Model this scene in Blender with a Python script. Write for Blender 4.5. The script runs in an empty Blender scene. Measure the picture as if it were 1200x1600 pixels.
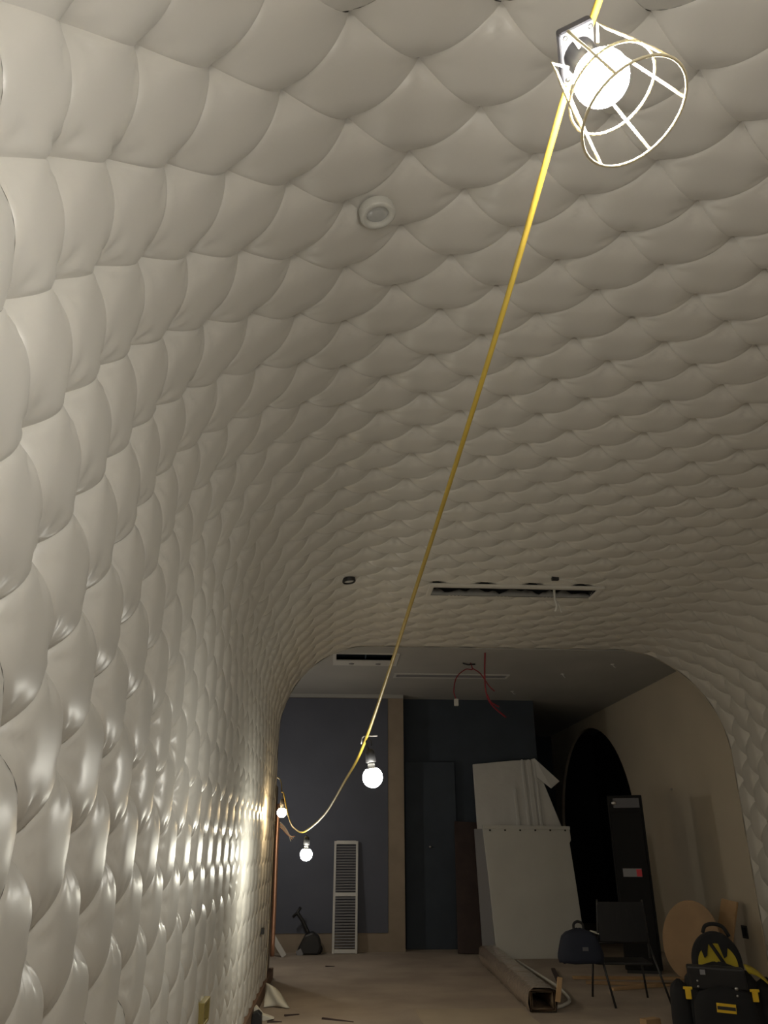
import bpy, math, random
from mathutils import Vector, Matrix

random.seed(7)
PI = math.pi
scene = bpy.context.scene
COL = scene.collection

# ------------------------------------------------------------------ camera
PITCH = math.radians(23.75); YAW = math.radians(3.58)
cam_d = bpy.data.cameras.new('camera'); cam = bpy.data.objects.new('camera', cam_d); COL.objects.link(cam)
cam_d.sensor_fit = 'VERTICAL'; cam_d.sensor_height = 36.0; cam_d.lens = 36.0 * 1200 / 1600
cam_d.clip_start = 0.05
cam.location = (0, 0, 1.5)
cam.rotation_euler = (PI / 2 + PITCH, 0, -YAW)
scene.camera = cam

# ------------------------------------------------------------------ world and exposure
w = bpy.data.worlds.new('world'); scene.world = w; w.use_nodes = True
w.node_tree.nodes['Background'].inputs[0].default_value = (0.02, 0.022, 0.025, 1)
w.node_tree.nodes['Background'].inputs[1].default_value = 0.3
vs = scene.view_settings
vs.view_transform = 'Standard'; vs.look = 'None'; vs.gamma = 1.0; vs.use_curve_mapping = False
vs.exposure = 2.35
LAMP = 82.0         # radiance of a work lamp's dome

scene.cycles.caustics_reflective = False; scene.cycles.caustics_refractive = False
scene.cycles.max_bounces = 8
# ------------------------------------------------------------------ materials
def mat(name, col, rough=0.6, metal=0.0, spec=0.5, noise=None, bump=None, emit=None, trans=0.0, alpha=None, coat=0.0):
    """noise = (scale, second colour, amount, detail); bump = (scale, strength, distance)"""
    m = bpy.data.materials.new(name); m.use_nodes = True
    nt = m.node_tree; b = nt.nodes['Principled BSDF']
    b.inputs['Base Color'].default_value = (*col, 1)
    b.inputs['Roughness'].default_value = rough
    b.inputs['Metallic'].default_value = metal
    b.inputs['Specular IOR Level'].default_value = spec
    b.inputs['Transmission Weight'].default_value = trans
    b.inputs['Coat Weight'].default_value = coat
    b.inputs['Coat Roughness'].default_value = 0.25
    tc = nt.nodes.new('ShaderNodeTexCoord')
    if noise:
        n = nt.nodes.new('ShaderNodeTexNoise'); n.inputs['Scale'].default_value = noise[0]
        n.inputs['Detail'].default_value = noise[3] if len(noise) > 3 else 4
        nt.links.new(tc.outputs['Object'], n.inputs['Vector'])
        r = nt.nodes.new('ShaderNodeValToRGB')
        r.color_ramp.elements[0].position = 0.35; r.color_ramp.elements[1].position = 0.68
        r.color_ramp.elements[0].color = (*col, 1); r.color_ramp.elements[1].color = (*noise[1], 1)
        nt.links.new(n.outputs['Fac'], r.inputs['Fac'])
        nt.links.new(r.outputs['Color'], b.inputs['Base Color'])
    if bump:
        n2 = nt.nodes.new('ShaderNodeTexNoise'); n2.inputs['Scale'].default_value = bump[0]; n2.inputs['Detail'].default_value = 5
        nt.links.new(tc.outputs['Object'], n2.inputs['Vector'])
        bp = nt.nodes.new('ShaderNodeBump'); bp.inputs['Strength'].default_value = bump[1]; bp.inputs['Distance'].default_value = bump[2]
        nt.links.new(n2.outputs['Fac'], bp.inputs['Height'])
        nt.links.new(bp.outputs['Normal'], b.inputs['Normal'])
    if emit:
        b.inputs['Emission Color'].default_value = (*emit[0], 1); b.inputs['Emission Strength'].default_value = emit[1]
    return m

M = {}
M['vinyl'] = mat('padded_vinyl', (0.70, 0.68, 0.632), 0.36, spec=0.5, noise=(0.9, (0.66, 0.643, 0.60), 1, 2))
M['backing'] = mat('lining_backing', (0.2, 0.19, 0.17), 0.9)
M['plaster'] = mat('beige_plaster', (0.64, 0.57, 0.46), 0.85, noise=(0.8, (0.58, 0.52, 0.42), 1, 6), bump=(30, 0.1, 0.01))
M['ceil2'] = mat('grey_plasterboard', (0.42, 0.42, 0.41), 0.9, noise=(1.2, (0.38, 0.38, 0.375), 1, 4))
M['slate'] = mat('slate_paint', (0.115, 0.125, 0.165), 0.85, noise=(1.5, (0.10, 0.11, 0.145), 1, 5))  # slate paint with the blue of lens haze mixed into its colour
M['navy'] = mat('navy_paint', (0.050, 0.065, 0.088), 0.8, noise=(2, (0.04, 0.052, 0.072), 1, 4))
M['bareboard'] = mat('bare_board', (0.33, 0.27, 0.21), 0.85, noise=(3, (0.28, 0.23, 0.18), 1, 5))
M['dark'] = mat('unlit_black', (0.012, 0.014, 0.018), 0.9)  # black put in for the unlit depth of openings and holes
M['black'] = mat('black_laminate', (0.008, 0.008, 0.009), 0.7, spec=0.25)
M['blackcloth'] = mat('black_cloth', (0.016, 0.016, 0.018), 0.9, bump=(180, 0.3, 0.003))
M['navycloth'] = mat('navy_cloth', (0.014, 0.018, 0.035), 0.85, bump=(120, 0.3, 0.003))
M['yellowcloth'] = mat('yellow_cloth', (0.52, 0.40, 0.03), 0.8, bump=(150, 0.2, 0.003))
M['yellowplastic'] = mat('yellow_plastic', (0.85, 0.55, 0.02), 0.5)
M['floor'] = mat('dusty_floor', (0.32, 0.265, 0.22), 0.85, noise=(1.1, (0.46, 0.39, 0.325), 1, 10), bump=(25, 0.25, 0.01))
M['floorpatch'] = mat('floor_patch', (0.45, 0.38, 0.29), 0.85, noise=(2, (0.40, 0.33, 0.25), 1, 7))
M['white'] = mat('white_paint', (0.62, 0.62, 0.61), 0.6)
M['sheet'] = mat('white_sheet', (0.60, 0.60, 0.575), 0.55, noise=(1.5, (0.54, 0.54, 0.52), 1, 5), bump=(3, 0.25, 0.03))
M['foil'] = mat('wrapped_sheet', (0.66, 0.66, 0.65), 0.4, noise=(1.5, (0.6, 0.6, 0.595), 1, 4), bump=(4, 0.4, 0.03))
M['wood'] = mat('raw_timber', (0.50, 0.33, 0.18), 0.75, noise=(6, (0.42, 0.27, 0.14), 1, 6))
M['plywood'] = mat('plywood', (0.42, 0.28, 0.16), 0.75, noise=(3, (0.36, 0.24, 0.14), 1, 6))
M['darkwood'] = mat('dark_stained_wood', (0.055, 0.035, 0.032), 0.7, noise=(5, (0.04, 0.025, 0.024), 1, 5))
M['brownboard'] = mat('brown_skirting', (0.20, 0.12, 0.08), 0.7, noise=(5, (0.16, 0.10, 0.065), 1, 5))
M['cable'] = mat('yellow_cable', (0.52, 0.37, 0.055), 0.5)
M['whitecable'] = mat('white_cable', (0.75, 0.74, 0.70), 0.5)
M['redcable'] = mat('red_cable', (0.24, 0.015, 0.03), 0.5)
M['wire'] = mat('cage_wire', (0.80, 0.72, 0.50), 0.4)
M['greybox'] = mat('grey_plastic', (0.10, 0.10, 0.115), 0.5)
M['blackplastic'] = mat('black_plastic', (0.02, 0.02, 0.022), 0.45)
M['metal'] = mat('steel', (0.55, 0.55, 0.55), 0.35, metal=1.0)
M['darkmetal'] = mat('dark_steel', (0.05, 0.05, 0.052), 0.45, metal=0.6)
M['copper'] = mat('copper', (0.72, 0.42, 0.30), 0.35, metal=0.8)
M['brass'] = mat('dull_brass', (0.40, 0.33, 0.12), 0.45, metal=0.5)
M['ring'] = mat('clear_ring', (0.66, 0.66, 0.62), 0.25)
M['lens'] = mat('frosted_lens', (0.55, 0.56, 0.55), 0.2)
M['louvre'] = mat('louvre_grey', (0.26, 0.26, 0.28), 0.6)
M['card'] = mat('cardboard', (0.36, 0.25, 0.16), 0.8, noise=(5, (0.30, 0.21, 0.13), 1, 5))
M['wrap'] = mat('clear_wrap', (0.42, 0.33, 0.26), 0.12, spec=0.9, coat=1.0, bump=(22, 1.0, 0.05))
M['paper'] = mat('white_scrap', (0.70, 0.68, 0.60), 0.7)
M['fluff'] = mat('torn_fabric', (0.30, 0.30, 0.29), 0.9)
M['duct'] = mat('duct_blue', (0.05, 0.075, 0.11), 0.6)
M['red'] = mat('red_sticker', (0.6, 0.03, 0.05), 0.5)
M['bulb'] = mat('lit_dome', (1, 1, 1), 0.4, emit=((1.0, 0.965, 0.895), LAMP))
M['bulbsoft'] = mat('lit_dome_soft', (1, 1, 1), 0.4, emit=((1.0, 0.975, 0.87), LAMP * 0.32))
M['bulbmid'] = mat('lit_dome_mid', (1, 1, 1), 0.4, emit=((1.0, 0.97, 0.82), LAMP * 0.60))
M['bulbfill'] = mat('lit_dome_fill', (1, 1, 1), 0.4, emit=((1.0, 0.95, 0.85), LAMP * 0.62))
M['bulbwarm'] = mat('lit_dome_warm', (1, 1, 1), 0.4, emit=((1.0, 0.74, 0.40), LAMP * 0.28))

# ------------------------------------------------------------------ mesh helpers
class MB:
    def __init__(s): s.v = []; s.f = []; s.sm = []
    def add(s, v, f, smooth=False):
        n = len(s.v); s.v += [tuple(p) for p in v]; s.f += [tuple(i + n for i in q) for q in f]; s.sm += [smooth] * len(f)
        return s
    def box(s, a, b, mtx=None):
        (x0, y0, z0), (x1, y1, z1) = a, b
        v = [(x0, y0, z0), (x1, y0, z0), (x1, y1, z0), (x0, y1, z0), (x0, y0, z1), (x1, y0, z1), (x1, y1, z1), (x0, y1, z1)]
        if mtx: v = [tuple(mtx @ Vector(p)) for p in v]
        return s.add(v, [(3, 2, 1, 0), (4, 5, 6, 7), (0, 1, 5, 4), (1, 2, 6, 5), (2, 3, 7, 6), (3, 0, 4, 7)])
    def tube(s, pts, r, n=8, flat=1.0, cap=True, closed=False):
        P = [Vector(p) for p in pts]; N = len(P); v = []; f = []
        up = Vector((0, 0, 1)); prev = None
        for i, p in enumerate(P):
            if closed: t = P[(i + 1) % N] - P[i - 1]
            else: t = P[min(i + 1, N - 1)] - P[max(i - 1, 0)]
            t.normalize()
            if prev is None:
                u = t.cross(up)
                if u.length < 1e-3: u = t.cross(Vector((1, 0, 0)))
            else: u = prev - t * prev.dot(t)
            u.normalize(); prev = u; q = t.cross(u)
            rr = r[i] if isinstance(r, (list, tuple)) else r
            for k in range(n):
                a = 2 * PI * k / n
                v.append(p + u * math.cos(a) * rr + q * math.sin(a) * rr * flat)
        for i in range(N if closed else N - 1):
            j = (i + 1) % N
            for k in range(n):
                f.append((i * n + k, i * n + (k + 1) % n, j * n + (k + 1) % n, j * n + k))
        if cap and not closed:
            f.append(tuple(range(n))[::-1]); f.append(tuple(range((N - 1) * n, N * n)))
        return s.add(v, f, True)
    def lathe(s, prof, n=20, mtx=None):
        v = []; f = []
        for (r, z) in prof:
            for k in range(n):
                a = 2 * PI * k / n; v.append((max(r, 1e-5) * math.cos(a), max(r, 1e-5) * math.sin(a), z))
        for i in range(len(prof) - 1):
            for k in range(n):
                f.append((i * n + k, i * n + (k + 1) % n, (i + 1) * n + (k + 1) % n, (i + 1) * n + k))
        if mtx: v = [tuple(mtx @ Vector(p)) for p in v]
        return s.add(v, f, True)
    def prism(s, poly, d, mtx=None, smooth=False):
        """poly in x,z; extruded along y from 0 to d"""
        n = len(poly); v = [(x, 0, z) for x, z in poly] + [(x, d, z) for x, z in poly]
        if mtx: v = [tuple(mtx @ Vector(p)) for p in v]
        f = [tuple(range(n)), tuple(range(n, 2 * n))[::-1]] + [(i, i + n, (i + 1) % n + n, (i + 1) % n) for i in range(n)]
        return s.add(v, f, smooth)
    def mesh(s, name, m):
        me = bpy.data.meshes.new(name); me.from_pydata(s.v, [], s.f)
        me.polygons.foreach_set('use_smooth', s.sm); me.materials.append(m); me.update()
        return me
    def build(s, name, m, parent=None, bevel=0, loc=None):
        o = bpy.data.objects.new(name, s.mesh(name, m)); COL.objects.link(o)
        if parent: o.parent = parent
        if loc: o.location = loc
        if bevel:
            b = o.modifiers.new('bevel', 'BEVEL'); b.width = bevel; b.segments = 2; b.limit_method = 'ANGLE'
        return o

def tag(o, label=None, cat=None, group=None, kind=None):
    if label: o['label'] = label
    if cat: o['category'] = cat
    if group: o['group'] = group
    if kind: o['kind'] = kind
    return o
def empty(name, loc=(0, 0, 0), rot=(0, 0, 0)):
    o = bpy.data.objects.new(name, None); COL.objects.link(o); o.location = loc; o.rotation_euler = rot
    o.empty_display_size = 0.1
    return o
def struct(o, label, cat='wall'): return tag(o, label, cat, kind='structure')
def spline(pts, n=8):
    """Catmull-Rom through pts"""
    P = [Vector(p) for p in pts]; P = [2 * P[0] - P[1]] + P + [2 * P[-1] - P[-2]]; out = []
    for i in range(1, len(P) - 2):
        a, b, c, d = P[i - 1:i + 3]
        for k in range(n):
            t = k / n
            out.append(0.5 * ((2 * b) + (c - a) * t + (2 * a - 5 * b + 4 * c - d) * t * t + (3 * b - a - 3 * c + d) * t ** 3))
    out.append(P[-2]); return out

# ------------------------------------------------------------------ padded vault
XL, XR, ZC, RL, RR = -0.79, 5.42, 4.15, 1.28, 1.5
YS, YE = -1.6, 10.5
ARC1 = ZC - RL; FLAT = ARC1 + RL * PI / 2; ARC2 = FLAT + (XR - RR) - (XL + RL); WALL2 = ARC2 + RR * PI / 2; END = WALL2 + ZC - RR
def base(s):
    """point (x, z) and inward normal of the vault's cross-section at arc length s from the left foot"""
    if s <= ARC1: return XL, s, 1.0, 0.0
    if s <= FLAT:
        a = (s - ARC1) / RL; return XL + RL - RL * math.cos(a), ARC1 + RL * math.sin(a), math.cos(a), -math.sin(a)
    if s <= ARC2: return XL + RL + s - FLAT, ZC, 0.0, -1.0
    if s <= WALL2:
        a = (s - ARC2) / RR; return XR - RR + RR * math.sin(a), ZC - RR + RR * math.cos(a), -math.sin(a), -math.cos(a)
    return XR, ZC - RR - (s - WALL2), -1.0, 0.0
def S(j):
    if j <= 8: return 1.505 + 0.231 * j
    if j <= 10: return 1.505 + 0.231 * j + (0.2635 - 0.231) / 4 * (j - 8) ** 2
    return 1.505 + 0.231 * 9 + 0.2635 * (j - 9)
Y0, DY = 2.09, 0.203
SMIN, SMAX = 0.10, END - 0.10
HE = 0.056
SLOT = (1.02, 2.82, 7.80, 8.14)     # x0, x1, y0, y1 of the slot cut in the ceiling padding

def pad_points(j, k, n, var):
    rnd = random.Random(var * 977 + 13)
    ph = [[rnd.uniform(0, 6.28) for _ in range(2)] for _ in range(4)]
    am = [rnd.uniform(0.4, 1.3) for _ in range(4)]
    sk = (rnd.uniform(-.25, .25), rnd.uniform(-.25, .25))
    V = []
    for a in range(n + 1):
        p = -math.cos(PI * a / n) if n > 6 else -1 + 2 * a / n
        p = 0.75 * p + 0.25 * (-1 + 2 * a / n)
        for b in range(n + 1):
            q = -math.cos(PI * b / n) if n > 6 else -1 + 2 * b / n
            q = 0.75 * q + 0.25 * (-1 + 2 * b / n)
            jj = j + (p + q) / 2; kk = k + (p - q) / 2
            e = max(0.0, (1 - p * p) * (1 - q * q))
            c = max(0.0, 1 - abs(p * q) ** 1.8)
            up = min(1, max(0, j - 5) / 8)
            t = (1 + math.cos(PI * (jj - j)) * math.cos(PI * (kk - k)) * -1) / 2      # 1 at the tufts, 0 at the crown of a pad
            h = HE * (1.0 - 0.08 * up) * (0.40 * c + 0.60 * (1 - t ** 3.2)) + 0.005 * e ** 0.4 * (1 + sk[0] * p + sk[1] * q)
            g = max((0.62 - 0.38 * q) * math.exp(-((1 - abs(p)) / 0.075)), (0.58 - 0.42 * p) * math.exp(-((1 - abs(q)) / 0.075)))
            h -= (0.014 - 0.004 * up) * g                                               # stitched crease, deepest at one end
            for i, (cp, cq) in enumerate(((1, 1), (1, -1), (-1, 1), (-1, -1))):      # pleats running out of each tuft
                dp, dq = p - cp, q - cq; r = math.hypot(dp, dq)
                h -= 0.016 * math.exp(-(r / 0.13) ** 2)
                if r < 1.1 and e > 0:
                    th = math.atan2(abs(dq), abs(dp))
                    h += am[i] * (0.0062 if j < 9 else 0.0045) * math.sin(th * 7.5 + ph[i][0]) * math.exp(-((r - 0.42) / 0.27) ** 2) * min(1, e * 5)
            s = min(max(S(jj), SMIN), SMAX)
            x, z, nx, nz = base(s)
            V.append((x + nx * h, DY * (kk - k), z + nz * h))
    return V
def pad_faces(n): return [(a * (n + 1) + b, a * (n + 1) + b + 1, (a + 1) * (n + 1) + b + 1, (a + 1) * (n + 1) + b) for a in range(n) for b in range(n)]

fwd = Vector((math.sin(YAW) * math.cos(PITCH), math.cos(YAW) * math.cos(PITCH), math.sin(PITCH)))
rgt = Vector((math.cos(YAW), -math.sin(YAW), 0)); upv = rgt.cross(fwd)
def seen_size(x, y, z, n):
    d = Vector((x, y, z - 1.5)); c = d.dot(fwd)
    if c < 0.2: return 0
    u, v = d.dot(rgt) / c * 1200, d.dot(upv) / c * 1200
    if abs(u) > 640 or abs(v) > 850: return 0
    return abs(n.dot(d.normalized())) / d.length_squared

def shell(name, s0, s1, n=24):
    mb = MB(); v = []; f = []
    for i in range(n + 1):
        x, z, nx, nz = base(s0 + (s1 - s0) * i / n)
        for off in (-0.022, -0.06):
            v += [(x + nx * off - (0.006 * nx), YS, z + nz * (off - 0.006)), (x + nx * off - (0.006 * nx), YE, z + nz * (off - 0.006))]
    for i in range(n):
        a = i * 4; b = a + 4
        f += [(a, a + 1, b + 1, b), (a + 2, b + 2, b + 3, a + 3), (a + 1, a + 3, b + 3, b + 1), (a, b, b + 2, a + 2)]
    f += [(0, 2, 3, 1), (n * 4, n * 4 + 1, n * 4 + 3, n * 4 + 2)]
    return mb.add(v, f, False).build(name, M['backing'])
SM1, SM2 = ARC1 + RL * PI / 4, ARC2 + RR * PI / 4
wall_left = struct(shell('wall_left', 0, SM1), 'left wall lined with pale diamond-tufted vinyl padding curving into the ceiling')
ceiling = struct(shell('ceiling', SM1, SM2), 'pale diamond-tufted vinyl ceiling of the vaulted room', 'ceiling')
wall_right = struct(shell('wall_right', SM2, END), 'right wall lined with pale diamond-tufted vinyl padding')

cells = {'wall_left': [], 'ceiling': [], 'wall_right': []}
roots = {'wall_left': wall_left, 'ceiling': ceiling, 'wall_right': wall_right}
j = -7
while S(j - 1) < SMAX:
    if S(j + 1) > SMIN + 0.02:
        sc_ = min(max(S(j), SMIN), SMAX)
        own = 'wall_left' if sc_ < SM1 else ('ceiling' if sc_ < SM2 else 'wall_right')
        x, z, nx, nz = base(sc_)
        for k in range(-20, 46):
            if (j + k) % 2 == 0: continue
            y = Y0 + DY * k
            if y - DY > YE - 0.01 or y + DY < YS: continue
            full = y + DY <= YE and y - DY >= YS
            cut = own == 'ceiling' and SLOT[0] - .3 < x < SLOT[1] + .3 and SLOT[2] - .25 < y < SLOT[3] + .25
            cells[own].append((seen_size(x, y, z, Vector((nx, 0, nz))), j, k, full and not cut, cut))
    j += 1
cache = {}
def pad_mesh(j, var):
    if (j, var) not in cache:
        n = 18; cache[(j, var)] = MB().add(pad_points(j, 0, n, var + j * 5), pad_faces(n), True).mesh('tufted_pad', M['vinyl'])
    return cache[(j, var)]
for own, L in cells.items():
    L.sort(key=lambda c: -c[0]); parts = [c for c in L if c[3] and c[0] > 0][:300]; chosen = set(id(c) for c in parts)
    for c in parts:
        o = bpy.data.objects.new('tufted_pad', pad_mesh(c[1], (c[2] * 7 + c[1] * 3) % 3)); COL.objects.link(o)
        o.location = (0, Y0 + DY * c[2], 0); o.parent = roots[own]
    mb = MB()
    for c in L:
        if id(c) in chosen: continue
        n = 12 if c[0] > 0 else 6
        if c[4]: n = 18
        V = [(x, min(max(y + Y0 + DY * c[2], YS), YE), z) for x, y, z in pad_points(c[1], 0, n, (c[1] * 3 + c[2]) % 5)]
        F = pad_faces(n)
        if c[4]:
            def inside(q):
                cx = sum(V[i][0] for i in q) / 4; cy = sum(V[i][1] for i in q) / 4
                return SLOT[0] < cx < SLOT[1] and SLOT[2] < cy < SLOT[3]
            F = [q for q in F if not inside(q)]
        mb.add(V, F, True)
    st = mb.build('tufted_padding', M['vinyl'], roots[own]); st['kind'] = 'stuff'

# thin edge where the padding stops at the next room
mb = MB(); pts = []
for i in range(97):
    x, z, nx, nz = base(END * i / 96); pts.append((x, z, nx, nz))
v = []; f = []
for (x, z, nx, nz) in pts:
    for off, yy in ((0.066 - .017 * min(1, max(0, z - 2) / 2), YE), (-0.30, YE), (-0.30, YE + 0.03), (0.066 - .017 * min(1, max(0, z - 2) / 2), YE + 0.03)): v.append((x + nx * off, yy, z + nz * off))
for i in range(96):
    a, b = i * 4, i * 4 + 4
    for q in range(4): f.append((a + q, a + (q + 1) % 4, b + (q + 1) % 4, b + q))
struct(mb.add(v, f).build('trim_1', M['plaster']), 'thin arched edge where the padded vault ends', 'trim')

# ------------------------------------------------------------------ room shell beyond the vault
YN = YE + 0.03
ZN = 4.08; XN = 5.36; YB = 14.1; YD = 14.5; YF = 19.4; XW = -1.6
struct(MB().box((XW - .2, YS - .2, -0.1), (6.6, YF + .2, 0)).build('floor', M['floor']), 'dusty brown concrete floor of the building site', 'floor')
struct(MB().box((XW - .2, YS - .2, 0), (6.6, YS - .002, ZC + .2)).build('wall_front', M['plaster']), 'plain wall closing the padded room behind the viewer')
# ceiling of the next room, with the duct opening left free
DX0, DX1, DY0, DY1 = 0.0, 0.86, 10.9, 11.55
mb = MB()
mb.box((XW, YN, ZN), (6.4, DY0, ZN + .1)).box((XW, DY1, ZN), (6.4, YF + .1, ZN + .1))
mb.box((XW, DY0, ZN), (DX0, DY1, ZN + .1)).box((DX1, DY0, ZN), (6.4, DY1, ZN + .1))
struct(mb.build('ceiling_beyond', M['ceil2']), 'flat grey plasterboard ceiling of the room beyond', 'ceiling')
struct(MB().box((XW - .1, YN, 0), (XW, YB + .1, ZN)).build('wall_side', M['plaster']), 'left side wall of the room beyond')
# back partition with a slate painted field inside a bare border
bw = struct(MB().box((XW, YB, 0), (1.23, YB + .38, ZN)).build('wall_back', M['bareboard']), 'back partition with a slate grey painted field and bare tan borders')
MB().box((XW, YB - .012, 0.27), (0.95, YB, ZN - .07)).build('painted_field', M['slate'], bw)
MB().box((XW, YB - .03, ZN - .06), (1.23, YB, ZN)).build('gap_strip', M['ceil2'], bw)  # light grey strip for the gap under the ceiling
# dark painted wall further right and the passage behind it
struct(MB().box((1.23, YD, 0), (3.72, YD + .1, ZN)).build('wall_dark', M['navy']), 'dark navy wall behind the leaning boards')
struct(MB().box((3.62, YD + .1, 0), (3.72, YF, ZN)).build('wall_passage', M['navy']), 'dark side of the passage beside the arch')
struct(MB().box((3.62, YF, 0), (6.4, YF + .1, ZN)).build('wall_far', M['navy']), 'dark far wall at the end of the passage')
# right wall with an arched opening
YA0, YA1, ZA, HA = 14.3, 19.0, 1.9, 1.97
def za(y):
    t = (y - (YA0 + YA1) / 2) / ((YA1 - YA0) / 2); return ZA + HA * math.sqrt(max(0, 1 - t * t))
mb = MB(); T = 0.06
mb.box((XN, YN, 0), (XN + T, YA0, ZN)).box((XN, YA1, 0), (XN + T, YF, ZN))
ys = [(YA0 + YA1) / 2 - (YA1 - YA0) / 2 * math.cos(PI * i / 28) for i in range(29)]
for a, b in zip(ys, ys[1:]):
    v = [(XN, a, za(a)), (XN, b, za(b)), (XN, b, ZN), (XN, a, ZN), (XN + T, a, za(a)), (XN + T, b, za(b)), (XN + T, b, ZN), (XN + T, a, ZN)]
    mb.add(v, [(0, 3, 2, 1), (4, 5, 6, 7), (0, 1, 5, 4), (3, 7, 6, 2)])
wr = struct(mb.build('wall_right_beyond', M['plaster']), 'beige plastered wall with an arched opening in the room beyond')
struct(MB().box((6.3, YN, 0), (6.4, YF, ZN)).build('wall_niche', M['dark']), 'unlit space seen through the arched opening, coloured black')
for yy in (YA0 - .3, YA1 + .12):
    struct(MB().box((XN + T, yy, 0), (6.3, yy + .1, ZN)).build('wall_niche_side', M['dark']), 'unlit side of the space behind the arched opening, coloured black')

# skirting along the left wall
struct(MB().box((XL - .02, 1.0, 0), (XL + .085, 11.45, 0.12)).build('baseboard_left', M['brownboard'], bevel=.006), 'brown skirting board at the foot of the padded left wall', 'baseboard')
struct(MB().box((XL - .25, YN + .002, 0), (XL + .03, 11.4, 2.3)).build('wall_stub', M['bareboard']), 'bare board wall end just past the padding')

# ------------------------------------------------------------------ lamps on the yellow cable
def frame_to(d):
    return Vector((0, 0, 1)).rotation_difference(Vector(d).normalized()).to_matrix().to_4x4()
R_B = 0.051
def bulb_parts(root, mtx, bm, r=R_B, low=52):
    """socket at the origin, bulb pointing along +z of mtx"""
    prof = [(0.0, 0.002)] + [(0.016, 0.002), (0.018, 0.012), (0.020, 0.03)] + [(r * math.cos(math.radians(low)) , 0.075 - r * math.sin(math.radians(low)))]
    MB().lathe(prof, 20, mtx).build('bulb_neck', M['white'], root)
    c = 0.075; pr = []
    for i in range(13):
        a = math.radians(-low) + (PI / 2 + math.radians(low)) * i / 12
        pr.append((r * math.cos(a), c + r * math.sin(a)))
    o = MB().lathe(pr, 28, mtx).build('bulb', bm, root); o['label'] = 'glowing white globe' if bm is not M['bulbwarm'] else 'glowing warm globe'
def plain_lamp(loc, bm, label, d=(0, 0, -1), scale=1.0):
    root = empty('hanging_lamp', loc)
    m = Matrix.Scale(scale, 4) @ frame_to(d)
    mm = m @ Matrix.Translation((0, 0, 0.06))
    MB().lathe([(0.0, -.005), (0.012, -.005), (0.02, 0.0), (0.024, 0.015), (0.026, 0.062), (0.0, 0.064)], 16, m).build('socket', M['blackplastic'], root)
    MB().tube([m @ Vector(p) for p in ((0, 0, 0), (0.012, 0, -.02), (0.014, 0, -.045), (0, 0, -.06), (-.014, 0, -.045), (-.012, 0, -.02))], 0.004, 6).build('cable_hook', M['blackplastic'], root)
    bulb_parts(root, mm, bm)
    return tag(root, label, 'lamp', 'work lamps on the yellow cable')

L1 = Vector((0.445, 1.00, 2.90))
def cage_lamp(loc, d, label, spin=0.0):
    root = empty('cage_lamp', loc); d = Vector(d).normalized()
    m = frame_to(d) @ Matrix.Rotation(spin, 4, 'Z')
    # flat back box clipped on the cable
    bx = MB().box((-.05, -.034, -.028), (.05, .034, -.004), m).build('mounting_box', M['greybox'], root, bevel=.006)
    for sx in (-.041, .041):
        for sy in (-.025, .025):
            MB().lathe([(0, 0), (.0045, 0), (.0045, .003), (0, .003)], 8, m @ Matrix.Translation((sx, sy, -.004))).build('screw', M['metal'], bx)
    MB().lathe([(0.03, -.004), (0.03, 0.02), (0.024, 0.045), (0, 0.045)], 18, m).build('socket', M['blackplastic'], root)
    bulb_parts(root, m @ Matrix.Translation((0, 0, 0.014)), M['bulb'], 0.05, 38)
    wr_ = 0.0028
    for k in range(6):
        a = 2 * PI * k / 6 + 0.35; c, s = math.cos(a), math.sin(a)
        prof = [(0.036, 0.03), (0.058, 0.000), (0.062, 0.032), (0.074, 0.085), (0.091, 0.17), (0.098, 0.212)]
        MB().tube([m @ Vector((r * c, r * s, z)) for r, z in prof], wr_, 6).build('cage_rib', M['wire'], root)
    for r, z in ((0.083, 0.13), (0.098, 0.212)):
        MB().tube([m @ Vector((r * math.cos(2 * PI * i / 40), r * math.sin(2 * PI * i / 40), z)) for i in range(40)], wr_, 6, closed=True).build('cage_ring', M['wire'], root)
    return tag(root, label, 'lamp', 'work lamps on the yellow cable')
cage_lamp((0.430, 0.955, 2.876), (0.309, -0.168, -0.936), 'glaring work lamp in a pale wire cage hanging nearest, at upper right', 0.9)
L2 = Vector((0.165, 4.15, 1.995)); L3 = Vector((-0.215, 7.20, 1.64)); L4 = Vector((-0.555, 9.10, 2.01))
plain_lamp(L2 + Vector((0.02, 0, -.02)), M['bulbsoft'], 'bare bright bulb at the low end of the yellow cable, the middle one', (0.12, 0, -1))
plain_lamp(L3 + Vector((0, 0, -.04)), M['bulbmid'], 'bare bright bulb hanging lowest, left of the louvred panel')
plain_lamp(L4 + Vector((0, 0, 0.0)), M['bulbwarm'], 'small warm orange bulb beside the end of the padded wall')
plain_lamp((-1.2, 12.2, 2.36), M['bulbfill'], 'added unseen bulb behind the left wall end, brightening the room beyond')  # lamp added out of view to brighten the room beyond
HOOK = Vector((0.86, -0.55, 4.0)); L5 = Vector((0.9, -1.05, 2.7))
plain_lamp(L5, M['bulb'], 'bare bulb on the cable behind the viewer')
cab = spline([L5 + Vector((0, 0, .06)), (0.9, -0.9, 3.4), HOOK, (0.62, 0.28, 3.40), (0.463, 0.90, 2.965), L1 - Vector((0.012, 0, 0.0)), (0.39, 1.6, 2.715), (0.30, 2.6, 2.425), L2 + Vector((0, 0, .035)),
              (0.068, 5.0, 1.882), (-0.059, 6.2, 1.742), (-0.235, 7.2, 1.645), (-0.348, 8.0, 1.68), (-0.43, 8.6, 1.76), (-0.50, 8.95, 1.93), L4 + Vector((0.01, 0.02, .06)), (-0.60, 9.6, 2.12), (-0.66, 10.6, 2.2), (-0.80, 11.7, 2.45), (-1.2, 12.2, 2.42)], 10)
tag(MB().tube(cab, 0.0072, 8).build('festoon_cable', M['cable']), 'long yellow cable stringing the work lamps together', 'cable')
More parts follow.
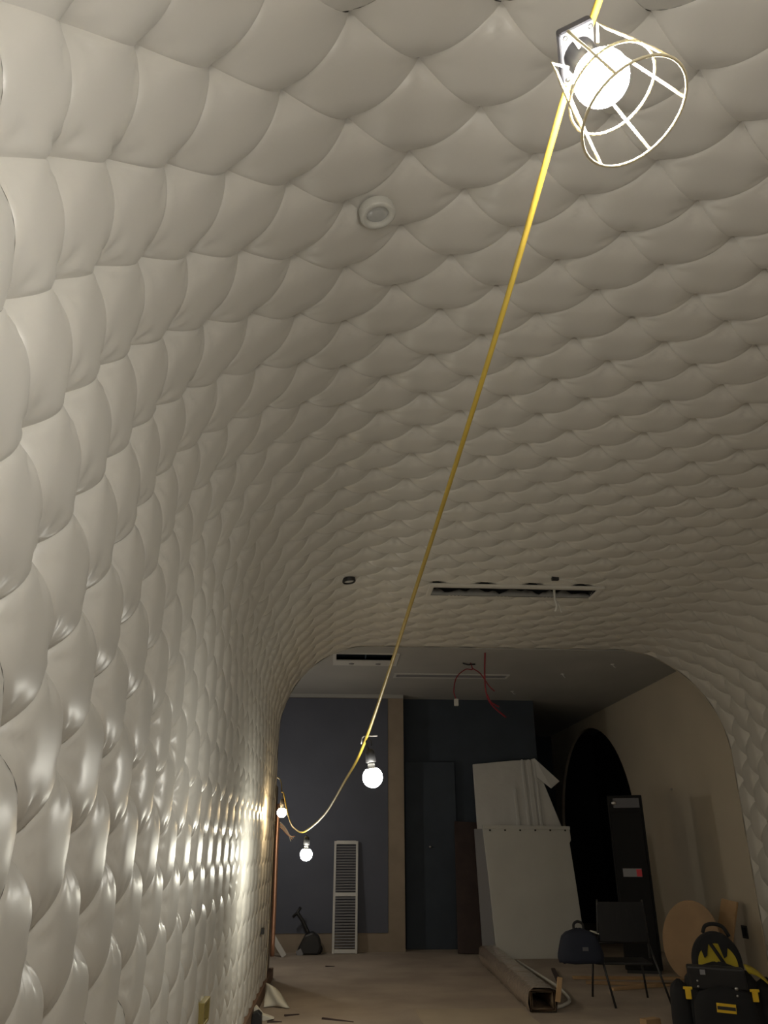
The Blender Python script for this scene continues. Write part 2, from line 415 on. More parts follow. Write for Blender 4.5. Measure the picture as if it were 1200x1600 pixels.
clip = empty('cable_tie', L2 + Vector((0, 0, .04)))
MB().tube([(-.02, 0, 0), (-.012, .012, .01), (.012, .012, .012), (.06, 0, .012)], .003, 6).build('tie_band', M['whitecable'], clip)
MB().tube([(-.02, 0, 0), (-.024, 0, -.03)], .003, 6).build('tie_tail', M['whitecable'], clip)
tag(clip, 'pale tie holding the middle bulb on the yellow cable', 'cable tie')

# ------------------------------------------------------------------ fixtures in the padded ceiling
def ring_light(x, y, z, nrm, r, mats, label, inn=.62):
    root = empty('recessed_downlight', (x, y, z)); m = frame_to(nrm)
    pr = [(r * inn, -.03), (r * inn, .004), (r * (inn + .1), .012), (r * .9, .012), (r, .005), (r, -.03)]
    MB().lathe(pr, 36, m).build('bezel', mats[0], root)
    MB().lathe([(0, -.004), (r * (inn - .1), -.002), (r * (inn + .02), -.008)], 30, m).build('lens', mats[1], root)
    return tag(root, label, 'downlight', 'downlights recessed in the padded ceiling')
ring_light(0.13, 2.52, 4.015, (0.2, 0, -1), 0.078, (M['ring'], M['lens']), 'pale glassy ring downlight in the padded ceiling near the upper cable')
ring_light(0.11, 7.48, 4.012, (0.15, 0, -1), 0.068, (M['darkmetal'], M['sheet']), 'small dark-rimmed downlight beyond, left of the ceiling slot', .80)
x0, x1, y0, y1 = SLOT
slot = empty('ceiling_slot', ((x0 + x1) / 2, (y0 + y1) / 2, ZC))
def rel(mb): 
    mb.v = [(a - (x0 + x1) / 2, b - (y0 + y1) / 2, c - ZC) for a, b, c in mb.v]; return mb
zt, zb = ZC + .12, ZC - .055
mb = MB()
mb.box((x0, y0, zt), (x1, y1, zt + .01)).box((x0 - .01, y0 - .01, zb), (x0, y1 + .01, zt)).box((x1, y0 - .01, zb), (x1 + .01, y1 + .01, zt))
mb.box((x0, y0 - .01, zb), (x1, y0, zt)).box((x0, y1, zb), (x1, y1 + .01, zt))
mr = MB().box((x0 - .05, y0 - .075, ZC - .078), (x1 + .05, y0 + .004, ZC - .05)).box((x0 - .05, y0, ZC - .078), (x0 + .004, y1, ZC - .05)).box((x1 - .004, y0, ZC - .078), (x1 + .05, y1, ZC - .05))
rel(mr).build('slot_rim', M['vinyl'], slot, bevel=.008)
rel(mb).build('slot_box', M['dark'], slot)
n = 44; v = []; f = []; rr = random.Random(3)
for i in range(n + 1):
    xx = x0 + (x1 - x0) * i / n; hh = 0.05 + 0.035 * math.sin(i * .9) * math.sin(i * .37) + rr.uniform(-.01, .012)
    v += [(xx, y1 - .012, zb + .0), (xx, y1 - .012 - rr.uniform(0, .03), zb + max(.012, hh)), (xx, y1 - .004, zb + max(.012, hh)), (xx, y1 - .004, zb)]
for i in range(n):
    a = i * 4; b = a + 4
    f += [(a, b, b + 1, a + 1), (a + 1, b + 1, b + 2, a + 2), (a + 2, b + 2, b + 3, a + 3), (a, a + 3, b + 3, b)]
rel(MB().add(v, f, True)).build('torn_edge', M['fluff'], slot)
tag(slot, 'long dark slot cut in the padded ceiling with torn fabric edge', 'ceiling slot')
tag(MB().tube(spline([(2.38, 7.97, 4.2), (2.38, 7.97, 4.03), (2.39, 7.96, 3.94), (2.37, 7.97, 3.88)], 5), .013, 6).tube(spline([(2.385, 7.97, 4.01), (2.42, 7.97, 3.95), (2.44, 7.97, 3.87)], 4), .008, 6).build('dangling_wire', M['whitecable']),
    'white wire end dangling out of the ceiling slot', 'wire')
hk = empty('fixing_hook', (2.27, 7.48, 4.09))
MB().box((-.05, -.02, -.02), (.02, .02, 0.02)).build('hook_plate', M['darkmetal'], hk)
MB().tube(spline([(0, 0, 0), (.08, .0, -.01), (.16, .03, .0), (.24, .08, -.005)], 4), .006, 6).build('hook_wire', M['whitecable'], hk)
tag(hk, 'small metal fixing with a thin wire just above the slot in the ceiling', 'fixing')

# ------------------------------------------------------------------ ceiling fittings in the room beyond
dv = empty('air_vent', ((DX0 + DX1) / 2, (DY0 + DY1) / 2, ZN))
cx, cy = (DX1 - DX0) / 2, (DY1 - DY0) / 2
mb = MB()
for a, b in (((-cx - .05, -cy - .03, -.015), (cx + .05, -cy, 0)), ((-cx - .05, cy - .24, -.015), (cx + .05, cy + .08, 0)), ((-cx - .05, -cy, -.015), (-cx, cy - .24, 0)), ((cx, -cy, -.015), (cx + .05, cy - .24, 0))): mb.box(a, b)
mb.build('vent_frame', M['white'], dv)
mb = MB().box((-cx, -cy, .35), (cx, cy, .36)).box((-cx - .01, -cy, 0), (-cx, cy, .35)).box((cx, -cy, 0), (cx + .01, cy, .35)).box((-cx, -cy - .01, 0), (cx, -cy, .35)).box((-cx, cy, 0), (cx, cy + .01, .35))
mb.build('duct_box', M['duct'], dv)
MB().box((-.008, -cy, .02), (.008, cy - .2, .3)).build('duct_divider', M['duct'], dv)
for sx in (-.2, .2): MB().lathe([(0, 0), (.04, 0), (.035, -.012), (0, -.012)], 12, Matrix.Translation((sx, cy - .06, -.015))).build('knob', M['louvre'], dv)
tag(dv, 'rectangular air vent with white flange in the ceiling beyond', 'vent')
sg = empty('linear_grille', (1.86, 12.35, ZN))
for a, b in (((-.93, -.15, -.015), (.93, -.11, 0)), ((-.93, .11, -.015), (.93, .15, 0)), ((-.93, -.11, -.015), (-.89, .11, 0)), ((.89, -.11, -.015), (.93, .11, 0))):
    MB().box(a, b).build('grille_frame', M['white'], sg)
for yy in (-.07, 0, .07): MB().box((-.89, yy - .014, -.012), (.89, yy + .014, -.002)).build('grille_blade', M['louvre'], sg)
tag(sg, 'long white linear air grille in the ceiling beyond', 'grille')
tag(MB().tube(spline([(2.12, 10.75, ZN), (2.10, 10.76, 3.75), (2.12, 10.8, 3.50), (2.22, 10.9, 3.36), (2.42, 11.0, 3.22)], 6), .012, 6)
    .tube(spline([(2.13, 10.8, 3.50), (2.18, 10.82, 3.40), (2.3, 10.86, 3.34)], 5), .010, 6).build('red_cable', M['redcable']), 'thick red cable dropping from the ceiling beyond', 'cable')
rc = empty('red_flex', (2.0, 11.4, ZN))
MB().tube(spline([(.02, 0, .0), (.04, 0, -.10), (-.06, 0, -.10), (-.20, 0, -.22), (-.25, 0, -.42), (-.22, 0, -.55)], 6), .009, 6).tube(spline([(.04, 0, -.08), (.16, 0, -.16), (.28, 0, -.34), (.36, 0, -.42)], 5), .009, 6).build('flex', M['redcable'], rc)
MB().box((-.25, -.025, -.64), (-.19, .025, -.54)).build('connector', M['white'], rc, bevel=.006)
MB().tube([(-.10, 0, -.01), (-.02, 0, -.03), (.09, 0, -.02)], .012, 6).build('cable_clamp', M['darkmetal'], rc)
tag(rc, 'looped thin red cable with a white connector at its end', 'cable')
for i, (x, y, lb) in enumerate(((3.13, 13.6, 'small white ceiling clip nearest the dark wall'), (3.62, 12.1, 'small white ceiling clip above the leaning white sheets'), (4.18, 11.35, 'small white ceiling clip closest to the right wall'))):
    c_ = empty('ceiling_clip', (x, y, ZN))
    MB().lathe([(0, 0), (.03, 0), (.025, -.012), (0, -.015)], 10).build('clip_plate', M['white'], c_)
    MB().tube(spline([(0, 0, -.01), (.03, 0, -.05), (.06, .02, -.04)], 4), .007, 5).build('clip_wire', M['white'], c_)
    tag(c_, lb, 'clip', 'clips on the ceiling beyond')

# ------------------------------------------------------------------ left end of the padded wall
tag(MB().tube(spline([(XL + .115, 10.57, 0.34), (XL + .11, 10.57, 0.9), (XL + .10, 10.57, 1.5), (XL + .10, 10.57, 2.04)], 4), .027, 10).build('copper_pipe', M['copper']), 'upright copper pipe at the end of the padded wall', 'pipe')
bund = empty('cable_bundle', (XL + .03, 10.7, 1.8))
for i in range(4):
    o = i * .018
    MB().tube(spline([(0, 0, .05 - o), (.10, 0, .02 - o), (.19 + o * .4, 0, -.08 - o), (.24 + o, 0, -.2 + o * 1.1)], 6), .007, 6).build('cable_strand', M['copper' if i % 2 else 'whitecable'], bund)
tag(bund, 'bundle of thin cables curving out beside the copper pipe', 'cable bundle')
def back_box(name, y, z, w, h, label, m1, parts=True):
    r = empty(name, (XL + .075, y, z))
    mb = MB().box((-.07, -w, -h), (.012, -w * .72, h)).box((-.07, w * .72, -h), (.012, w, h)).box((-.07, -w * .72, h * .75), (.012, w * .72, h)).box((-.07, -w * .72, -h), (.012, w * .72, -h * .75)).box((-.07, -w * .72, -h * .75), (-.06, w * .72, h * .75))
    mb.build('back_box_rim', m1, r, bevel=.002)
    MB().box((-.059, -w * .4, -h * .35), (-.03, w * .4, h * .35)).build('terminal_block', M['blackplastic'], r)
    return tag(r, label, 'socket box')
back_box('socket_box', 5.33, 0.635, 0.12, 0.062, 'open brass coloured socket box low on the padded left wall', M['brass'])
back_box('socket_box', 9.45, 0.70, 0.045, 0.03, 'tiny dark socket box near the far end of the left wall', M['darkmetal'])
# scraps on the floor by the left wall
sc2 = empty('fabric_scrap', (-.56, 9.40, 0))
v = []; f = []; g = 8
for a in range(g + 1):
    for b in range(g + 1):
        u, t = a / g, b / g
        px = -.10 + .27 * u * (1 - .35 * t) ; pz = .01 + .20 * t * (1 - .6 * u * u) ; py = .05 * math.sin(u * 5 + t * 3) + .12 * t
        v.append((px, py, pz))
for a in range(g):
    for b in range(g): f.append((a * (g + 1) + b, (a + 1) * (g + 1) + b, (a + 1) * (g + 1) + b + 1, a * (g + 1) + b + 1))
o = MB().add(v, f, True).build('scrap_sheet', M['paper'], sc2); sm = o.modifiers.new('solid', 'SOLIDIFY'); sm.thickness = .006
tag(sc2, 'curled white offcut standing against the left skirting', 'offcut')
sc3 = empty('plaster_chip', (-.60, 8.75, 0))
MB().prism([(-.10, .0), (.0, .0), (.09, .015), (.05, .03), (-.02, .05), (-.09, .12), (-.12, .1)], .1).build('chip', M['paper'], sc3, bevel=.004)
tag(sc3, 'thin curved white chip on the floor below the offcut', 'offcut')
tag(MB().prism([(-.05, 0), (.05, 0), (.045, .09), (.01, .12), (-.04, .10)], .12, Matrix.Translation((-.66, 8.5, 0))).build('dark_block', M['blackplastic'], bevel=.008), 'small dark block at the foot of the left wall', 'block')
for i, (x, y, l, a, lb) in enumerate(((-.35, 9.0, .16, .5, 'short dark splinter nearest the white offcut'), (.10, 8.72, .34, -.5, 'long dark splinter lying alone on the floor'), (-.5, 8.68, .14, .1, 'dark splinter beside the white chip'), (.02, 12.45, .13, .2, 'dark scrap on the floor before the louvred panel'))):
    m = Matrix.Translation((x, y, 0)) @ Matrix.Rotation(a, 4, 'Z')
    tag(MB().add([m @ Vector(p) for p in ((-l / 2, -.012, 0), (l / 2, -.006, 0), (l / 2, .008, 0), (-l / 2, .014, 0), (-l / 2, -.008, .014), (l / 2, 0, .008), (-l / 2, .01, .016))],
        [(3, 2, 1, 0), (0, 1, 5, 4), (4, 5, 6), (5, 2, 3, 6), (1, 2, 5), (0, 4, 6, 3)]).build('wood_splinter', M['darkwood']), lb, 'splinter', 'splinters on the floor')

# ------------------------------------------------------------------ things by the back partition
lv = empty('louvred_panel', (0.245, 13.90, 0)); lv.rotation_euler = (-0.085, 0, 0)
W2, H2 = .182, 1.64
for sx in (-1, 1): MB().box((sx * W2 - .018, -.02, 0), (sx * W2 + .018, .02, H2)).build('stile', M['white'], lv, bevel=.003)
for z in (.035, .84, H2 - .02): MB().box((-W2 + .018, -.018, z - .028), (W2 - .018, .018, z + .028)).build('rail', M['white'], lv, bevel=.003)
sl = MB().box((-W2 + .018, -.02, -.004), (W2 - .018, .02, .004), Matrix.Rotation(.6, 4, 'X')).mesh('slat', M['louvre'])
for z0_, n_ in ((.09, 18), (.90, 17)):
    for i in range(n_):
        o = bpy.data.objects.new('slat', sl); COL.objects.link(o); o.parent = lv; o.location = (0, .002, z0_ + .041 * i)
tag(lv, 'tall white framed louvred panel leaning on the slate wall', 'louvred panel')
sw = empty('floor_sweeper', (-.32, 13.75, 0))
pf = [(-.20, 0), (.16, 0), (.20, .10), (.17, .24), (.06, .32), (-.06, .28), (-.16, .10)]
MB().prism(pf, .26).build('sweeper_body', M['blackplastic'], sw, bevel=.03)
MB().tube(spline([(.0, .13, .27), (-.10, .13, .45), (-.20, .13, .58)], 4), .028, 8).build('handle', M['blackplastic'], sw)
MB().tube([(-.27, .13, .52), (-.20, .13, .58), (-.15, .13, .66)], .022, 8).build('grip', M['blackplastic'], sw)
MB().box((-.15, -.008, .05), (-.06, 0, .14), Matrix.Rotation(-.5, 4, 'Y')).build('sticker', M['louvre'], sw)
MB().lathe([(0, -.05), (.07, -.05), (.07, .05), (0, .05)], 16, Matrix.Translation((.15, .13, .07)) @ Matrix.Rotation(PI / 2, 4, 'X')).build('wheel', M['blackplastic'], sw)
tag(sw, 'black floor machine with an angled handle by the slate wall', 'floor machine')
tag(MB().box((-.04, -.02, 0), (.04, .02, .40), Matrix.Translation((-.68, 13.55, .012)) @ Matrix.Rotation(-.62, 4, 'Y')).build('timber_offcut', M['white'], bevel=.004), 'white painted board end leaning at the lower left corner', 'board')
dd = empty('dark_door', (1.72, 14.44, 0))
MB().box((-.45, -.05, 0), (.45, 0, 2.95)).build('door_leaf', M['navy'], dd, bevel=.005)
MB().lathe([(0, 0), (.02, 0), (.02, .05), (0, .05)], 10, Matrix.Translation((-.02, -.05, 1.55)) @ Matrix.Rotation(PI / 2, 4, 'X')).build('spy_hole', M['metal'], dd)
tag(dd, 'dark navy door leaf standing against the dark wall', 'door')
tag(MB().box((-.20, -.02, 0), (.20, .02, 2.02), Matrix.Translation((2.22, 13.72, .004)) @ Matrix.Rotation(.05, 4, 'Y') @ Matrix.Rotation(-.28, 4, 'X')).build('wide_board', M['darkwood'], bevel=.004), 'wide dark brown board leaning left of the white sheets', 'board')
# white wrapped sheets
ws = empty('wrapped_sheets', (2.53, 13.75, 0)); ws.rotation_euler = (-.15, 0, 0)
MB().prism([(-.05, 0), (1.42, 0), (1.42, 1.85), (1.06, 3.02), (.66, 3.0), (-.06, 2.93)], .05).build('sheet_stack', M['foil'], ws, bevel=.01)
for i, (xa, xb, za_, zb_) in enumerate(((.62, .68, .4, 2.5), (.80, .86, .4, 3.0), (.90, .99, .4, 3.0), (1.02, 1.07, .4, 2.95))):
    MB().prism([(xa + .03, za_), (xb + .03, za_), (xb, zb_), ((xa + xb) / 2, zb_ + .02), (xa, zb_)], .03, Matrix.Translation((0, -.03, 0))).build('wrap_fold', M['foil'], ws, bevel=.012)
MB().add([(1.0, -.02, 3.02), (1.06, -.03, 3.03), (1.44, -.10, 2.62), (1.28, -.10, 2.50), (1.05, -.02, 2.72), (1.0, 0, 3.02), (1.06, 0, 3.03), (1.44, -.08, 2.62), (1.28, -.08, 2.50), (1.05, 0, 2.72)],
         [(0, 1, 2, 3, 4), (9, 8, 7, 6, 5), (0, 5, 6, 1), (1, 6, 7, 2), (2, 7, 8, 3), (3, 8, 9, 4), (4, 9, 5, 0)]).build('loose_flap', M['foil'], ws)
tag(ws, 'tall stack of white wrapped sheets leaning on the dark wall, torn flap at top', 'sheets')
fp = empty('leaning_sheet', (3.18, 13.10, 0)); fp.rotation_euler = (-.14, 0, 0.03)
MB().prism([(-.66, 0), (.72, 0), (.70, 1.0), (.68, 1.62), (.71, 1.66), (.71, 1.86), (-.74, 1.88), (-.73, 1.78), (-.70, 1.2)], .045).build('panel_board', M['sheet'], fp, bevel=.006)
MB().prism([(-.74, 1.84), (.71, 1.82), (.71, 1.87), (-.74, 1.89)], .03, Matrix.Translation((0, -.02, 0))).build('top_lip', M['sheet'], fp, bevel=.004)
for i in range(6):
    MB().lathe([(0, 0), (.016, 0), (.014, .006), (0, .007)], 8, Matrix.Translation((-.62 + i * .25, -.004, 1.81)) @ Matrix.Rotation(PI / 2, 4, 'X')).build('rivet', M['darkmetal'], fp)
MB().box((-.86, .05, 0), (-.68, .09, 1.84)).build('backing_board', M['louvre'], fp)
tag(fp, 'broad off-white sheet panel with a riveted top edge, standing in front', 'panel')
# tall black cabinet
bc = empty('black_cabinet', (4.17, 11.5, 0)); bc.rotation_euler = (0, 0, -.33)
MB().box((-.24, 0, .04), (.24, .5, 2.22)).build('cabinet_body', M['black'], bc, bevel=.012)
MB().box((-.22, .02, 0), (.22, .48, .04)).build('plinth', M['blackplastic'], bc)
MB().box((-.21, -.014, .08), (.21, 0, 2.0)).build('cabinet_door', M['black'], bc, bevel=.008)
MB().box((-.16, -.02, 2.05), (.20, 0, 2.18)).build('control_panel', M['greybox'], bc, bevel=.006)
MB().lathe([(0, 0), (.035, 0), (.03, .02), (0, .022)], 14, Matrix.Translation((-.15, -.02, 2.115)) @ Matrix.Rotation(PI / 2, 4, 'X')).build('knob', M['metal'], bc)
st = MB().box((-.13, -.019, 1.16), (.12, -.0145, 1.265)).build('sticker', M['louvre'], bc)
MB().box((.05, -.022, 1.165), (.12, -.0192, 1.255)).build('red_mark', M['red'], st)
tag(bc, 'tall black cabinet with a small red and grey sticker', 'cabinet')
# round plywood disc, planks against the right wall
rd = Matrix.Translation((4.50, 10.80, 0.005)) @ Matrix.Rotation(-.95, 4, 'Z') @ Matrix.Rotation(-.22, 4, 'X')
pl = [(.40 * math.cos(2 * PI * i / 40), .46 + .46 * math.sin(2 * PI * i / 40)) for i in range(40)]
tag(MB().prism(pl, .02, rd).build('plywood_disc', M['plywood'], bevel=.002), 'round plywood disc leaning beside the black cabinet', 'disc')
tag(MB().box((-.13, 0, 0), (.13, .03, .95), Matrix.Translation((4.86, 10.85, .004)) @ Matrix.Rotation(-1.2, 4, 'Z') @ Matrix.Rotation(-.30, 4, 'X') @ Matrix.Rotation(.12, 4, 'Y')).build('timber_plank', M['wood'], bevel=.004), 'pale timber plank leaning on the right wall behind the tool bag', 'plank')
hb = empty('wall_socket', (XN, 10.95, 0.53))
MB().box((-.012, -.075, -.075), (0, .075, .075)).build('socket_plate', M['darkmetal'], hb, bevel=.004)
MB().box((-.014, -.05, -.05), (-.0125, .05, .05)).build('socket_hole', M['dark'], hb)
tag(hb, 'dark square socket box in the beige right wall', 'socket box')
tag(MB().lathe([(0, 0), (.018, 0), (.016, .02), (0, .03)], 10, Matrix.Translation((XN, 12.6, 2.38)) @ Matrix.Rotation(-PI / 2, 4, 'Y')).build('wall_fixing', M['metal']), 'tiny bright metal fixing on the beige right wall', 'fixing')

# ------------------------------------------------------------------ chair and bag
ch = empty('metal_chair', (3.20, 9.50, 0)); ch.rotation_euler = (0, 0, -.15)
def leg(a, b): MB().tube([a, b], .012, 8).build('leg', M['darkmetal'], ch)
leg((-.27, .24, .38), (-.30, .32, .0)); leg((.26, .24, .38), (.30, .32, .0))
leg((-.27, -.20, .58), (-.17, -.36, .0)); leg((.27, -.20, .58), (.42, -.30, .0))
MB().box((-.29, -.20, .37), (.29, .27, .395)).build('seat', M['blackplastic'], ch, bevel=.012)
MB().tube(spline([(-.30, -.22, .545), (-.26, -.22, .58), (0, -.22, .59), (.28, -.22, .595)], 5), .012, 8).build('seat_rail', M['darkmetal'], ch)
for sx in (-1, 1): MB().tube(spline([(sx * .27, -.20, .44), (sx * .26, -.24, .7), (sx * .24, -.27, 1.0)], 5), .012, 8).build('back_post', M['darkmetal'], ch)
v = []; f = []
for i in range(9):
    t = -1 + i / 4
    for z in (.60, .98):
        v += [(t * .25, -.275 - .03 * (1 - t * t) , z), (t * .25, -.25 - .03 * (1 - t * t), z)]
for i in range(8):
    a = i * 4; b = a + 4; f += [(a, b, b + 2, a + 2), (a + 1, a + 3, b + 3, b + 1), (a + 2, b + 2, b + 3, a + 3), (a, a + 1, b + 1, b)]
f += [(0, 2, 3, 1), (32, 33, 35, 34)]
MB().add(v, f, False).build('backrest', M['blackcloth'], ch)
tag(ch, 'black metal chair with splayed legs seen from behind', 'chair')
def soft(name, sx, sy, sz, m, parent, loc=(0, 0, 0), taper=.75, pw=3.2, n=14, tilt=0.0, k=1.0):
    """rounded, bulging bag body standing on z=0"""
    v = []; f = []; R_ = 8
    for i in range(R_ + 1):
        t = i / R_; z = sz * t; e = (1 - (1 - taper) * t ** 1.5) * (math.sqrt(max(0.02, 1 - max(0, (t - .72) / .28) ** 2.2)) if t > .72 else 1) * (0.93 + .07 * min(1, t * 6))
        for q in range(n * 2):
            a = PI * q / n; c, s = math.cos(a), math.sin(a)
            ux = math.copysign(abs(c) ** (2 / pw), c); uy = math.copysign(abs(s) ** (2 / pw), s)
            v.append((ux * sx * e + loc[0], uy * sy * e + loc[1] + tilt * t * sz, z * k + loc[2] + .006 * math.sin(q * 2.1 + i)))
    N = n * 2
    for i in range(R_):
        for q in range(N): f.append((i * N + q, i * N + (q + 1) % N, (i + 1) * N + (q + 1) % N, (i + 1) * N + q))
    f += [tuple(range(N))[::-1], tuple(range(R_ * N, R_ * N + N))]
    return MB().add(v, f, True).build(name, m, parent)
bg = empty('holdall', (2.70, 9.32, .40)); bg.rotation_euler = (0, 0, -.1)
soft('bag_body', .25, .15, .32, M['navycloth'], bg, taper=.62)
MB().tube(spline([(-.05, 0, .30), (-.045, 0, .36), (.0, 0, .385), (.05, 0, .36), (.055, 0, .30)], 5), .014, 8).build('handle', M['blackcloth'], bg)
MB().box((.0, -.152, .12), (.06, -.147, .155)).build('badge', M['greybox'], bg)
MB().add([(.12, -.02, .29), (.22, -.03, .26), (.27, -.02, .25), (.30, 0, .34), (.22, .02, .28), (.12, -.01, .305), (.25, 0, .265)], [(0, 1, 4, 5), (1, 2, 6, 4), (2, 3, 6), (3, 4, 6)]).build('paper_tip', M['paper'], bg)
tag(bg, 'dark navy holdall with a loop handle on the chair', 'bag')

# ------------------------------------------------------------------ long wrapped bundle, conduit and sticks on the floor
A = Vector((2.17, 8.98, 0)); B = Vector((2.33, 12.75, 0))
def along(mb, A, B, prof, segs=14, jit=0.0, seed=1):
    """profile (across, up) swept along the floor from A to B"""
    d = (B - A); d.normalize(); sd = Vector((d.y, -d.x, 0)); rn = random.Random(seed); v = []; f = []; n_ = len(prof)
    for i in range(segs + 1):
        p = A + (B - A) * (i / segs)
        for (a, z) in prof: v.append(p + sd * (a + rn.uniform(-jit, jit)) + Vector((0, 0, max(0.002, z + rn.uniform(-jit, jit)))))
    for i in range(segs):
        for q in range(n_): f.append((i * n_ + q, i * n_ + (q + 1) % n_, (i + 1) * n_ + (q + 1) % n_, (i + 1) * n_ + q))
    return mb.add(v, f, True)
wb = empty('wrapped_tube', A)
sh = lambda o: o
def loc_from(mb, r): mb.v = [(a - r.x, b - r.y, c - r.z) for a, b, c in mb.v]; return mb
outer = [(-.13, .004), (.13, .004), (.15, .08), (.14, .19), (.09, .22), (-.09, .22), (-.14, .19), (-.15, .08)]
loc_from(along(MB(), A, B, outer, 40, .007), A).build('plastic_wrap', M['wrap'], wb)
inner = [(-.115, .02), (.115, .02), (.125, .19), (-.125, .19)]
mi = MB(); d = (B - A).normalized()
for a, b in (((-.12, .015), (.12, .03)), ((-.12, .18), (.12, .195)), ((-.125, .03), (-.105, .18)), ((.105, .03), (.125, .18))):
    along(mi, A - d * .01, A + d * .9, [(a[0], a[1]), (b[0], a[1]), (b[0], b[1]), (a[0], b[1])], 1)
loc_from(mi, A).build('box_end', M['card'], wb)
loc_from(along(MB(), A + d * .5, A + d * .52, inner, 1), A).add([], []).build('inner_tube', M['dark'], wb)
MB().box((-.02, -.01, .10), (.03, .01, .32), Matrix.Translation((.12, -.03, 0)) @ Matrix.Rotation(.2, 4, 'Y')).build('packing_flap', M['wood'], wb, bevel=.003)
tag(wb, 'long box bundled in shiny clear wrap lying on the floor', 'bundle')
tag(MB().tube(spline([(2.74, 12.7, .02), (2.72, 11.8, .025), (2.70, 10.9, .03), (2.68, 10.2, .03), (2.60, 9.55, .02), (2.45, 9.25, .02), (2.36, 9.16, .02)], 8), .018, 8).build('white_conduit', M['whitecable']), 'white bendy conduit curving across the floor beside the bundle', 'conduit')
for i, (x, y, x2, y2, w_, lb, mm) in enumerate((
        (2.50, 12.9, 2.47, 10.4, .03, 'thin dark strip lying between the bundle and the conduit', 'darkwood'),
        (3.05, 11.9, 2.85, 10.9, .025, 'thin dark strip lying right of the conduit', 'darkwood'),
        (3.1, 11.15, 5.0, 10.9, .05, 'timber batten on the floor behind the chair, farthest', 'wood'),
        (3.15, 10.75, 4.4, 10.45, .045, 'timber batten on the floor behind the chair, middle one', 'plywood'),
        (3.3, 10.25, 4.3, 10.6, .04, 'timber batten on the floor behind the chair, crossing the others', 'wood'))):
    a, b = Vector((x, y, 0)), Vector((x2, y2, 0))
    o = along(MB(), a, b, [(-w_, .003), (w_, .003), (w_, .03), (-w_, .03)], 1)
    o.f += [(0, 3, 2, 1), (4, 5, 6, 7)]; o.sm += [False, False]; o.sm = [False] * len(o.f)
    tag(o.build('floor_batten', M[mm]), lb, 'batten', 'battens and strips on the floor')
struct(MB().box((0.9, 8.2, 0.0), (2.0, 9.2, 0.006)).build('trim_2', M['floorpatch']), 'paler patch of screed on the floor', 'floor patch')

# ------------------------------------------------------------------ tool bag at the right foreground
tb = empty('tool_backpack', (3.60, 8.0, 0)); tb.rotation_euler = (0, 0, -.3); tb.scale = (.88, .9, .88)
soft('bag_body', .40, .24, .62, M['blackcloth'], tb, taper=.80)
fpk = soft('front_pocket', .31, .09, .44, M['blackcloth'], tb, (-.02, -.26, 0), taper=.9)
lb_ = MB().box((-.13, -.366, .22), (.05, -.352, .30), Matrix.Rotation(.06, 4, 'Y')).build('yellow_label', M['yellowplastic'], fpk)
MB().box((-.125, -.3685, .245), (.045, -.3662, .275), Matrix.Rotation(.06, 4, 'Y')).build('label_band', M['blackplastic'], lb_)
soft('side_pocket', .13, .17, .50, M['blackcloth'], tb, (.44, -.02, 0), taper=.8)
soft('side_pocket', .11, .16, .46, M['blackcloth'], tb, (-.42, -.04, 0), taper=.8)
# open lid standing up behind, yellow inside
lid = []; N = 24
for i in range(N + 1):
    a = PI * i / N; lid.append((.255 * math.cos(a), .60 + (.30 * math.sin(a) if True else 0)))
ml = Matrix.Translation((.03, .12, 0)) @ Matrix.Rotation(-.12, 4, 'X')
lo = MB().prism([(.26, .42)] + lid + [(-.26, .42)], .14, ml).build('open_lid', M['blackcloth'], tb, bevel=.03)
lin = [(.20, .50)] + [(.20 * math.cos(PI * i / 16), .58 + .20 * math.sin(PI * i / 16)) for i in range(17)] + [(-.20, .50)]
MB().prism(lin, .012, ml @ Matrix.Translation((0, -.013, 0))).build('yellow_lining', M['yellowcloth'], lo)
MB().tube([ml @ Vector(p) for p in ((-.05, -.03, .78), (.02, -.035, .66), (.10, -.035, .52))], .02, 6).build('lining_strap', M['blackcloth'], lo)
for px in (-.12, .08):
    MB().prism([(px - .05, .78), (px + .05, .78), (px + .02, .66), (px - .01, .64)], .014, ml @ Matrix.Translation((0, -.03, 0))).build('lining_tab', M['blackcloth'], lo)
MB().tube(spline([ml @ Vector(p) for p in ((-.10, .07, .88), (-.06, .07, .95), (.03, .07, .97), (.12, .07, .94), (.17, .07, .85))], 5), .02, 8).build('carry_handle', M['blackcloth'], tb)
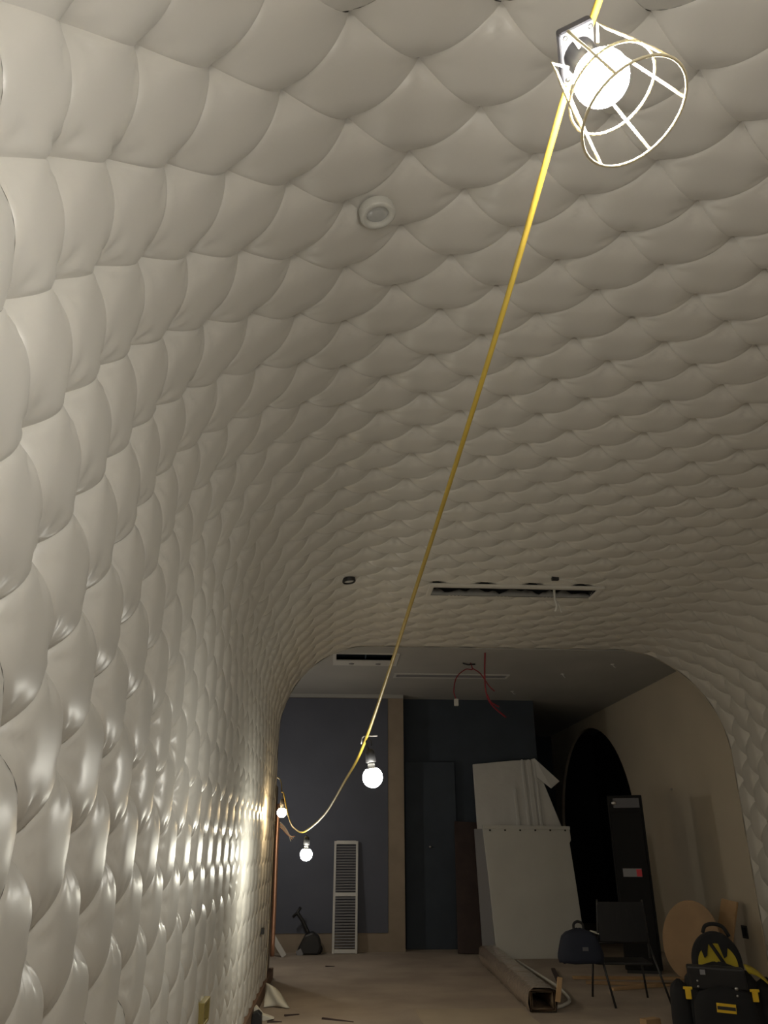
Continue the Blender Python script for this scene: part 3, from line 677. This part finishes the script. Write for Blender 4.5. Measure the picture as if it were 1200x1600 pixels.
MB().prism([(-.27, .40), (.29, .40), (.27, .60), (-.28, .62)], .10, Matrix.Translation((-.06, -.22, 0)) @ Matrix.Rotation(.12, 4, 'X')).build('front_flap', M['blackplastic'], tb, bevel=.02)
for (x, z, r) in ((-.24, .47, .012), (-.24, .52, .010), (.12, .46, .018), (.12, .40, .012)):
    MB().lathe([(0, 0), (r, 0), (r * .8, .008), (0, .01)], 10, Matrix.Translation((x - .02, -.345, z - .03)) @ Matrix.Rotation(PI / 2, 4, 'X')).build('stud', M['metal'], tb)
MB().box((-.22, -.31, .54), (-.17, -.30, .585)).build('square_badge', M['louvre'], tb)
for (x, y, z) in ((-.36, -.30, .38), (.27, -.32, .38)):
    b_ = MB().box((-.028, -.012, -.06), (.028, .012, .03), Matrix.Translation((x, y, z))).build('buckle', M['yellowplastic'], tb, bevel=.006)
    MB().box((-.045, -.010, .025), (.045, .010, .05), Matrix.Translation((x, y, z))).build('buckle_bar', M['yellowplastic'], b_, bevel=.006)
v = []; f = []
for i in range(9):
    t = i / 8; x = .24 + .26 * t; z = .58 - .22 * t * t
    v += [(x, -.22, z), (x, -.08, z + .04), (x + .02, -.22, z - .03), (x + .02, -.08, z + .005)]
for i in range(8):
    a = i * 4; b = a + 4; f += [(a, a + 1, b + 1, b), (a + 2, b + 2, b + 3, a + 3), (a, b, b + 2, a + 2), (a + 1, a + 3, b + 3, b + 1)]
f += [(0, 2, 3, 1), (32, 33, 35, 34)]
MB().add(v, f, True).build('pocket_lining', M['yellowcloth'], tb)
MB().tube(spline([(.44, -.2, .50), (.52, -.24, .38), (.54, -.26, .22), (.48, -.26, .06)], 5), .02, 6, flat=.4).build('shoulder_strap', M['blackcloth'], tb)
tag(tb, 'open black tool backpack with yellow lining and label', 'backpack')
tag(MB().box((-.10, -.05, 0), (.08, .04, .06), Matrix.Translation((3.02, 8.32, 0)) @ Matrix.Rotation(.4, 4, 'Z')).build('timber_block', M['wood'], bevel=.006), 'small timber offcut on the floor left of the backpack', 'block')
